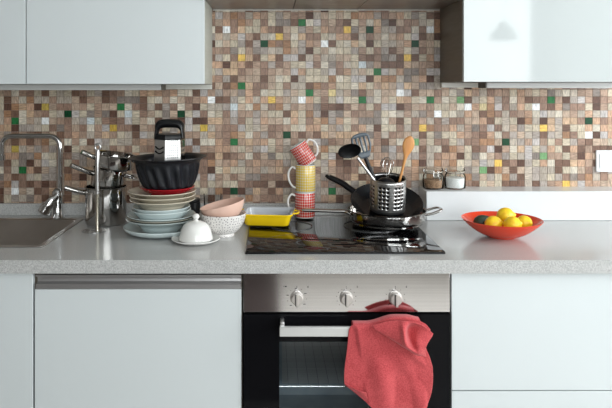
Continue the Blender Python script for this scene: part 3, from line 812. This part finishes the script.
# ---------------- saute pan, frying pan, utensils ----------------
SD = 2.30; sxx, syy = X(387, SD), Y(SD); hz = CT+.0066
u = empty('saute_pan', (sxx, syy, hz), 'wide shallow stainless steel saute pan on the hob with a long steel handle', 'pan')
bm = lathe([(0, 0), (.124, 0), (.127, .002), (.127, .007), (.132, .009), (.1365, .014), (.138, .020), (.138, .044), (.1415, .0475), (.142, .0485), (.1405, .0495), (.1365, .047), (.1355, .024), (.132, .016), (.122, .0115), (0, .010)], 96)
link('pan_body', bm, M['steel'], u)
bm = bmesh.new()
hp = curve_pts([(-.136, -.010, .036), (-.158, -.012, .043), (-.20, -.016, .045), (-.255, -.021, .048), (-.312, -.026, .050)], 6); n = len(hp)
tube(bm, hp, [(.006+.0055*min(1, k/(n*.3))+.001*math.sin(PI*k/n), .0066) for k in range(n-1)]+[(.008, .004)], 14, up=(0, 0, 1))
link('long_handle', bm, M['steel'], u)
bm = bmesh.new()
tube(bm, curve_pts([(-.137, -.032, .034), (-.146, -.026, .040), (-.156, -.013, .042), (-.146, 0.004, .040), (-.137, .012, .034)], 5), .0045, 10)
link('handle_bracket', bm, M['steel'], u)
bm = bmesh.new()
tube(bm, curve_pts([(.130, -.045, .036), (.150, -.050, .041), (.182, -.042, .051), (.190, -.020, .054), (.182, .006, .053), (.158, .016, .044), (.137, .014, .036)], 6), [(.0062, .0045)]*37, 12, up=(0, 0, 1))
link('helper_handle', bm, M['steel'], u)

ft = math.radians(22)
FD = 2.312
u = empty('frying_pan', (sxx+.001, Y(FD), hz+.0757), 'black non-stick frying pan tilted inside the steel saute pan', 'pan', rot=(ft, 0, 0))
bm = lathe([(0, -.035), (.085, -.035), (.094, -.032), (.110, -.020), (.1285, -.001), (.1315, .0005), (.1290, .0018), (.1085, -.0175), (.093, -.0290), (.083, -.0315), (0, -.0315)], 96)
link('pan_body', bm, M['nonstick'], u)
R_ = Matrix.Rotation(-ft, 3, 'X')
def loc_f(p): return R_ @ (Vector(p)-Vector((sxx+.001, Y(FD), hz+.0757)))
tip = loc_f((X(325.5, 2.415), Y(2.415), Z(175.5, 2.415))); mid = loc_f((X(341, 2.40), Y(2.40), Z(182.5, 2.40)))
rootp = Vector((-.1080, .068, -.004))
bm = bmesh.new()
hp = curve_pts([rootp, rootp.lerp(mid, .5), mid, tip], 6); n = len(hp)
tube(bm, hp, [(.0125-.001*math.cos(2*PI*k/n), .0115-.002*k/n) for k in range(n-2)]+[(.0105, .008), (.006, .004)], 14, up=(0, 0, 1))
link('pan_handle', bm, M['blackplastic'], u)
bm = bmesh.new()
tube(bm, [tip.lerp(mid, .28)+Vector((0, 0, .0075))+Vector((.006*math.cos(t), .003*math.sin(t), -.0042*math.cos(t))) for t in [2*PI*k/12 for k in range(12)]], .0013, 6, cyclic=True)
link('hanging_eye', bm, M['steel'], u)

# perforated utensil holder
HOt = math.radians(9)
hr, hhh = .0625, .121
hc = Vector((sxx-.001, Y(2.290), hz+.0475))
u = empty('utensil_holder', hc, 'perforated brushed steel utensil holder standing inside the black frying pan', 'utensil holder', rot=(HOt, 0, 0))
bm = bmesh.new()
NC = 28
perf(bm, NC, 8, lambda a, v: ((hr+.0012*v)*math.sin(a*2*PI+.15), -(hr+.0012*v)*math.cos(a*2*PI+.15), .004+(hhh-.006)*v),
     lambda i, j: (i % 4 != 3) and 0 < j < 7, .31)
bmesh.ops.remove_doubles(bm, verts=bm.verts, dist=1e-5)
lathe([(0, .003), (hr-.004, .003), (hr, .0035), (hr, .0045), (0, .0045)], 56, bm=bm)
link('perforated_body', bm, M['steel_b'], u, solid=.0008, ang=25)
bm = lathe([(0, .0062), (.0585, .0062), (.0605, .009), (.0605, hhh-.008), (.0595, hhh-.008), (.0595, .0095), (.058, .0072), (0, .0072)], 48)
link('shade_liner', bm, M['blackplastic'], u)  # added black liner: stands in for the shade behind the holes
bm = lathe([(hr-.0002, hhh-.004), (hr+.0028, hhh-.003), (hr+.003, hhh), (hr+.001, hhh+.0012), (hr-.0012, hhh)], 56, closed=True)
link('rolled_rim', bm, M['steel_b'], u)

def W(px, py, D): return Vector((X(px, D), Y(D), Z(py, D)))
def obj_at(name, label, cat, base, group=None):
    return empty(name, base, label, cat, group=group)
def utensil_dirs(base, tipv):
    z = (tipv-base).normalized(); y = Vector((0, 1, 0)); x = y.cross(z).normalized(); y = z.cross(x).normalized()
    return Matrix((x, y, z)).transposed().to_4x4()
# ladle (black)
base, tp = W(387, 197, 2.275), W(357.5, 158, 2.265)
u = obj_at('ladle', 'black oval serving spoon with grey handle leaning left in the utensil holder', 'spoon', base, 'utensils standing in the steel holder')
bm = bmesh.new(); tube(bm, [Vector((0, 0, 0)), (tp-base)*.5, tp-base], [(.0038, .0028), (.0042, .003), (.0048, .003)], 10, up=(0, 1, 0)); link('handle', bm, M['steel_b'], u)
bm = lathe([(0, -.016), (.012, -.0145), (.024, -.009), (.031, -.001), (.032, .001), (.030, .001), (.0225, -.0065), (.011, -.012), (0, -.0135)], 40, sx=1.30, sy=1.12)
hdv = W(349.5, 151.0, 2.262)-base
link('spoon_bowl', bm, M['blackplastic'], u, loc=hdv, rot=(math.radians(128), math.radians(-8), math.radians(0)))
# slotted spatula
base, tp = W(383, 200, 2.290), W(365.5, 158, 2.295)
u = obj_at('slotted_spatula', 'dark grey slotted spatula leaning left behind the black spoon', 'spatula', base, 'utensils standing in the steel holder')
bm = bmesh.new(); tube(bm, [Vector((0, 0, 0)), (tp-base)*.5, tp-base], [(.0065, .004), (.0068, .004), (.0078, .0045)], 12, up=(0, 1, 0)); link('handle', bm, M['blackplastic'], u)
bm = bmesh.new()
hw = W(358.7, 133.5, 2.30)-tp; L_ = hw.length
nx, nz = 9, 12
def spf(i, j):                                      # blade outline, slots are real gaps
    t = j/nz; wdt = .0135+(.0345-.0135)*min(1, t*2.2)**.7 if t < .8 else .0345*(1-((t-.8)/.2)**2*.28)
    return (-wdt+2*wdt*i/nx, .004*math.sin(PI*t)+.0, L_*t-(.004*((i/nx-.5)*2)**2 if t > .9 else 0))
V_ = [[bm.verts.new(spf(i, j)) for j in range(nz+1)] for i in range(nx+1)]
for i in range(nx):
    for j in range(nz):
        if i in (1, 3, 5, 7) and 3 <= j <= 9: continue
        bm.faces.new([V_[i][j], V_[i+1][j], V_[i+1][j+1], V_[i][j+1]])
o = link('blade', bm, M['greyplastic'], u, solid=.0022)
o.matrix_local = Matrix.Translation(tp-base) @ utensil_dirs(tp, tp+hw)
# wooden spoon
base, tp = W(395, 200, 2.275), W(405.5, 153.5, 2.265)
u = tag(obj_at('wooden_spoon', 'light brown wooden spoon leaning right in the utensil holder', 'spoon', base, 'utensils standing in the steel holder'))
bm = bmesh.new()
ax_ = (W(410.6, 136, 2.262)-base); L_ = ax_.length
prof = [(0, .0042), (.3, .0044), (.55, .0048), (.64, .0058), (.70, .0085), (.76, .0150), (.83, .0205), (.89, .0212), (.95, .0165), (.985, .0085), (1, .002)]
tube(bm, [ax_*t for t, _ in prof], [(r_, min(r_, .0052)) for _, r_ in prof], 18, up=(0, 1, 0))
link('spoon_body', bm, M['wood'], u)
o_ = bm = lathe([(0, -.0012), (.010, -.0004), (.0125, .0006), (.0115, .0006), (0, -.0003)], 28, sx=1, sy=1.35)
# whisk
base, tp = W(389, 197, 2.305), W(387, 178, 2.300)
u = obj_at('whisk', 'thin wire whisk showing above the holder between spatula and wooden spoon', 'whisk', base, 'utensils standing in the steel holder')
bm = bmesh.new(); tube(bm, [Vector((0, 0, 0)), tp-base], .006, 12); link('handle', bm, M['steel'], u)
bm = bmesh.new(); c0 = tp-base
for k in range(5):
    a = PI*k/5+.2
    lp = [(0.004, 0), (.014, .020), (.024, .045), (.022, .062), (.010, .073), (0, .0755), (-.010, .073), (-.022, .062), (-.024, .045), (-.014, .020), (-.004, 0)]
    tube(bm, curve_pts([c0+Vector((r_*math.cos(a), r_*math.sin(a), z)) for r_, z in lp], 3), .0009, 6)
link('wires', bm, M['steel'], u)
# dark scoop
base = W(389, 204, 2.262)
u = obj_at('measuring_scoop', 'black round scoop head just above the rim of the utensil holder', 'scoop', base, 'utensils standing in the steel holder')
bm = bmesh.new(); tube(bm, [Vector((0, 0, 0)), Vector((0, 0, .068))], .0045, 10); link('handle', bm, M['blackplastic'], u)
bm = lathe([(0, .030), (.012, .028), (.024, .020), (.0305, .008), (.032, 0), (.030, 0), (.028, .008), (.022, .017), (.011, .025), (0, .027)], 36, sx=1.2)
link('scoop_bowl', bm, M['blackplastic'], u, loc=(-.012, .0, .066))

# ---------------- fruit bowl ----------------
FB = 2.107; fbx, fby = X(501.5, FB), Y(FB)
bm = lathe([(a*.958, b*.97) for a, b in [(0, .002), (.040, .002), (.042, 0), (.046, 0), (.048, .003), (.070, .010), (.092, .022), (.112, .037), (.126, .050), (.1345, .060), (.1350, .0615), (.1330, .0615), (.123, .0525), (.108, .040), (.088, .0265), (.066, .0155), (.040, .009), (0, .0075)]], 96)
o = link('fruit_bowl', bm, M['bowlred'], loc=(fbx, fby, CT+.0005))
tag(o, 'wide shallow orange-red bowl on the right part of the worktop, full of lemons', 'bowl')
def lemon(px, py, D, rx, rot, label, r=.027):
    bm = bmesh.new()
    n = 14; prof = []
    for k in range(n+1):
        t = PI*k/n; z = -math.cos(t); rr_ = math.sin(t)
        zz = z*1.06*r + (0.006 if k == n else (.003 if k == n-1 else 0)) - (.003 if k == 0 else 0)
        prof.append((0 if k in (0, n) else rr_*r*(1 if abs(z) < .9 else .9), zz))
    lathe(prof, 28, bm=bm)
    return tag(link('lemon', bm, M['lemon'], loc=W(px, py, D), rot=rot), label, 'lemon', 'lemons in the orange-red bowl')
lemon(493.5, 224.2, 2.070, 0, (0.2, 1.45, 0.35), 'lemon at the left of the bowl beside the avocado')
lemon(512.5, 225.2, 2.035, 0, (0.3, 1.2, -.5), 'lemon in front at the middle of the red bowl', .0275)
lemon(524.0, 223.2, 2.090, 0, (1.3, .4, .3), 'lemon at the right end of the row in the red bowl', .0255)
lemon(505.5, 215.8, 2.130, 0, (0.1, 1.4, -.2), 'lemon resting highest, on top of the other lemons', .0275)
bm = bmesh.new(); lathe([(0, -.030), (.011, -.028), (.019, -.020), (.0235, -.008), (.0225, .006), (.017, .020), (.010, .029), (.004, .033), (0, .034)], 28, bm=bm)
tag(link('avocado', bm, M['avocado'], loc=W(482.5, 221.8, 2.120), rot=(0.3, 1.4, .5)), 'dark green avocado at the left side of the red bowl', 'avocado')

# ---------------- jars on the ledge ----------------
def jar(px, fill, fh, label):
    D = 2.425
    u = empty('storage_jar', (X(px, D), Y(D), 1.0103), label, 'jar', group='clip-top jars on the ledge')
    k = .98
    bm = lathe([(0, .001), (.034, .0), (.038, .003), (.0395, .010), (.0395, .045), (.037, .054), (.033, .058), (.033, .064), (.0315, .064), (.0315, .058), (.0355, .052), (.0378, .044), (.0378, .010), (.034, .005), (0, .005)], 48)
    link('jar_glass', bm, M['glass'], u)
    bm = lathe([(0, .0055), (.0335, .0055), (.0372, .011), (.0372, fh-.003), (.035, fh), (.012, fh+.002), (0, fh+.001)], 40)
    link('contents', bm, fill, u)
    bm = lathe([(.0325, .0642), (.036, .0642), (.036, .0665), (.0325, .0665)], 40, closed=True); link('seal', bm, M['rubber'], u)
    bm = lathe([(0, .067), (.034, .067), (.0365, .069), (.0365, .072), (.033, .077), (.018, .080), (0, .0805)], 40); link('glass_lid', bm, M['glass'], u)
    bm = bmesh.new()
    tube(bm, [(.0345*math.cos(t), .0345*math.sin(t), .0605) for t in [2*PI*q/32 for q in range(32)]], .0012, 6, cyclic=True, up=(0, 0, 1))
    for s_ in (-1, 1): tube(bm, [(s_*.0352, -.003, .0605), (s_*.0375, -.003, .068), (s_*.0345, 0, .0775)], .0011, 6)
    tube(bm, [(-.008, -.0375, .072), (-.008, -.0395, .050), (.008, -.0395, .050), (.008, -.0375, .072)], .0012, 6)
    link('wire_clip', bm, M['steel'], u)
jar(433.2, M['spice'], .034, 'clear clip-top glass jar of brown spice, left one on the ledge')
jar(455, M['salt'], .042, 'clear clip-top glass jar of white contents, right one on the ledge')

# ---------------- towel over the oven handle ----------------
# outline rows: (py, left px, right px) as the cloth hangs; depth gives the folds
rows = [(323.2, 353.5, 421), (326, 350.5, 427), (331, 349, 431.5), (337, 348.5, 429.5), (344, 348, 426.5), (350, 347.2, 427), (358, 346.2, 430.5), (368, 344.8, 433.5), (378, 344.2, 434), (386, 344.6, 433.6), (394, 355, 432.5), (402, 364.5, 430), (410, 374, 426), (418, 384, 418), (424, 392, 411)]
def lerp_rows(v):
    t = v*(len(rows)-1); i = min(int(t), len(rows)-2); f = t-i
    return tuple(rows[i][k]*(1-f)+rows[i+1][k]*f for k in range(3))
def segdist(px, py, a, b):
    ax_, ay_, bx_, by_ = *a, *b; t = ((px-ax_)*(bx_-ax_)+(py-ay_)*(by_-ay_))/((bx_-ax_)**2+(by_-ay_)**2)
    tc_ = min(max(t, 0), 1); dx, dy = px-(ax_+tc_*(bx_-ax_)), py-(ay_+tc_*(by_-ay_))
    side = ((bx_-ax_)*(py-ay_)-(by_-ay_)*(px-ax_))
    return math.hypot(dx, dy)*(1 if side > 0 else -1), t
def towel_depth(px, py):
    d = 0.0                      # metres toward the camera
    # left pleat: a ridge running down from the top left, the strip left of it turns away
    s_, t = segdist(px, py, (357, 325), (366.5, 392))
    left = s_ if s_ > 0 else 0
    d -= .0030*left*sm(t, -.1, .15)
    if s_ < 0: d -= .010*(1-math.exp(s_/7))*.6
    # broad soft waves on the main sheet
    d += .0085*math.sin((px-380)*.105+(py-340)*.030)*sm(py, 340, 385)
    d += .0045*math.sin((px-360)*.20-(py-330)*.055)*sm(py, 335, 370)
    # ridge from the gathered knot down the right edge
    s_, t = segdist(px, py, (404, 345), (431, 372))
    d += .008*math.exp(-(s_/4.5)**2)*sm(t, -.3, .1)*(1-sm(t, .9, 1.5))
    s_, t = segdist(px, py, (372, 326), (402, 346))
    d += .006*math.exp(-(s_/4)**2)*sm(t, -.2, .2)*(1-sm(t, .9, 1.2))
    d -= .020*sm(px, 424, 436)
    d += .0045*math.exp(-(((px-414)/9)**2+((py-392)/18)**2))
    return d
bm = bmesh.new(); NU, NV = 56, 72
front = []
for j in range(NV+1):
    py, xl, xr = lerp_rows(j/NV); rowv = []
    for i in range(NU+1):
        px = xl+(xr-xl)*i/NU
        v_ = j/NV; py0 = lerp_rows(v_)[0]; py = py0
        if v_ < .16: py = py0+(326.2-6.5*sm(px, 368, 396)+2.5*sm(px, 408, 421)-323.2)*(1-v_/.16)
        D = min(1.772-towel_depth(px, py), 1.7805)
        if j < 8: D = min(D+.010*((8-j)/8)**2, 1.7815)
        rowv.append(bm.verts.new((X(px, 1.772), Y(D), Z(py, 1.772))))
    front.append(rowv)
# over the handle and down behind it
back = []
for j in range(1, 15):
    rowv = []
    for i in range(NU+1):
        v0 = front[0][i].co; px = i/NU
        if j <= 5:
            a = PI*j/5; yb = v0.y+.0155*(1-math.cos(a)); zb = v0.z+.003*math.sin(a)
        else: yb = v0.y+.031; zb = v0.z-(j-5)*.020
        rowv.append(bm.verts.new((v0.x+.003*(px-.5)*j*.1, min(yb, -.0125), zb)))
    back.append(rowv)
for A in (front,):
    for j in range(len(A)-1):
        for i in range(NU): bm.faces.new([A[j][i], A[j][i+1], A[j+1][i+1], A[j+1][i]])
Bk = [front[0]]+back
for j in range(len(Bk)-1):
    for i in range(NU): bm.faces.new([Bk[j][i], Bk[j+1][i], Bk[j+1][i+1], Bk[j][i+1]])
# gathered corner at upper right: an open V-shaped cowl of cloth
cow = [  # rows of (px, py, depth toward the camera)
    [(372, 325, .006), (384, 320.5, .010), (396, 318.3, .016), (403, 318.2, .022), (412, 319.6, .018), (423, 324.5, .012), (433, 333, .004)],
    [(374, 327.5, .012), (387, 325, .018), (397, 325, .026), (401.5, 327, .042), (409, 328.5, -.006), (421, 329, .006), (431.5, 335.5, .008)],
    [(380, 331, .012), (391, 332, .022), (398, 334, .032), (402.5, 335, .044), (409.5, 336, -.008), (417, 335.5, .010), (428, 339, .014)],
    [(388, 336, .012), (395, 338, .024), (400, 340, .033), (405, 341, .040), (411, 342.5, .010), (416, 341, .024), (425, 343, .020)],
    [(396, 341, .010), (400, 343, .018), (405, 345, .026), (409, 346, .030), (414, 348, .028), (418, 347, .026), (424, 349, .014)],
    [(402, 345, .002), (405, 347, .006), (409, 349, .012), (413, 351.5, .018), (417, 353, .017), (421, 354, .013), (426, 357, .004)],
]
def cr(p0, p1, p2, p3, t): return tuple(.5*((2*b)+(c-a)*t+(2*a-5*b+4*c-d)*t*t+(3*b-a-3*c+d)*t**3) for a, b, c, d in zip(p0, p1, p2, p3))
def dense(line, n=5):
    L = [line[0]]+list(line)+[line[-1]]; out = []
    for i in range(1, len(L)-2):
        for k in range(n): out.append(cr(L[i-1], L[i], L[i+1], L[i+2], k/n))
    out.append(line[-1]); return out
g_ = [dense(r_) for r_ in cow]; g_ = list(zip(*[dense(list(c_)) for c_ in zip(*g_)]))
VV = [[bm.verts.new((X(p[0], 1.768), Y(1.768-p[2]), Z(p[1], 1.768))) for p in r_] for r_ in g_]
for a, b in zip(VV[:-1], VV[1:]):
    for i in range(len(a)-1): bm.faces.new([a[i], a[i+1], b[i+1], b[i]])
# turned-under hem at the lower left
hem = [[(344.6, 384.5, -.004), (352, 387, .006), (360, 390, .010), (366.5, 392.5, .006)],
       [(346.5, 386, -.008), (354, 391, -.002), (361, 395, .002), (366.8, 396, .004)],
       [(350, 389, -.012), (357, 395, -.010), (363, 400, -.006), (368, 401, -.002)]]
g_ = [dense(r_, 4) for r_ in hem]; g_ = list(zip(*[dense(list(c_), 4) for c_ in zip(*g_)]))
VV = [[bm.verts.new((X(p[0], 1.772), Y(1.776-p[2]), Z(p[1], 1.772))) for p in r_] for r_ in g_]
for a, b in zip(VV[:-1], VV[1:]):
    for i in range(len(a)-1): bm.faces.new([a[i], a[i+1], b[i+1], b[i]])
o = link('kitchen_towel', bm, M['towel'], solid=.0022, subsurf=1, ang=180)
tag(o, 'coral red linen kitchen towel hung over the oven door handle', 'towel')

# ---------------- things behind the camera that the shiny surfaces mirror ----------------
o = boxo('reflection_slab', (-1.5, .06, -3.2, -1.0, .0005, .010), M['slab'], bev=.002); tag(o, 'dark brown rug added behind the viewpoint to darken the oven panel reflection', 'slab')  # added out of view, gives the control panel its dark left reflection
u = empty('pendant_lamp', (1.72, -2.14, 2.6), 'small grey cone pendant lamp hanging from the ceiling behind the viewpoint', 'lamp')
bm = bmesh.new(); tube(bm, [(0, 0, -.001), (0, 0, -.725)], .003, 8); link('cord', bm, M['blackplastic'], u)
bm = lathe([(a, b-.13) for a, b in [(.02, -.59), (.035, -.61), (.06, -.64), (.09, -.68), (.10, -.72), (.098, -.72), (.087, -.68), (.058, -.643), (.033, -.613), (.018, -.593)]], 40, closed=True); link('lamp_shade', bm, M['shade'], u)
bm = lathe([(0, -.001), (.045, -.001), (.04, -.02), (0, -.025)], 32); link('ceiling_rose', bm, M['shade'], u)
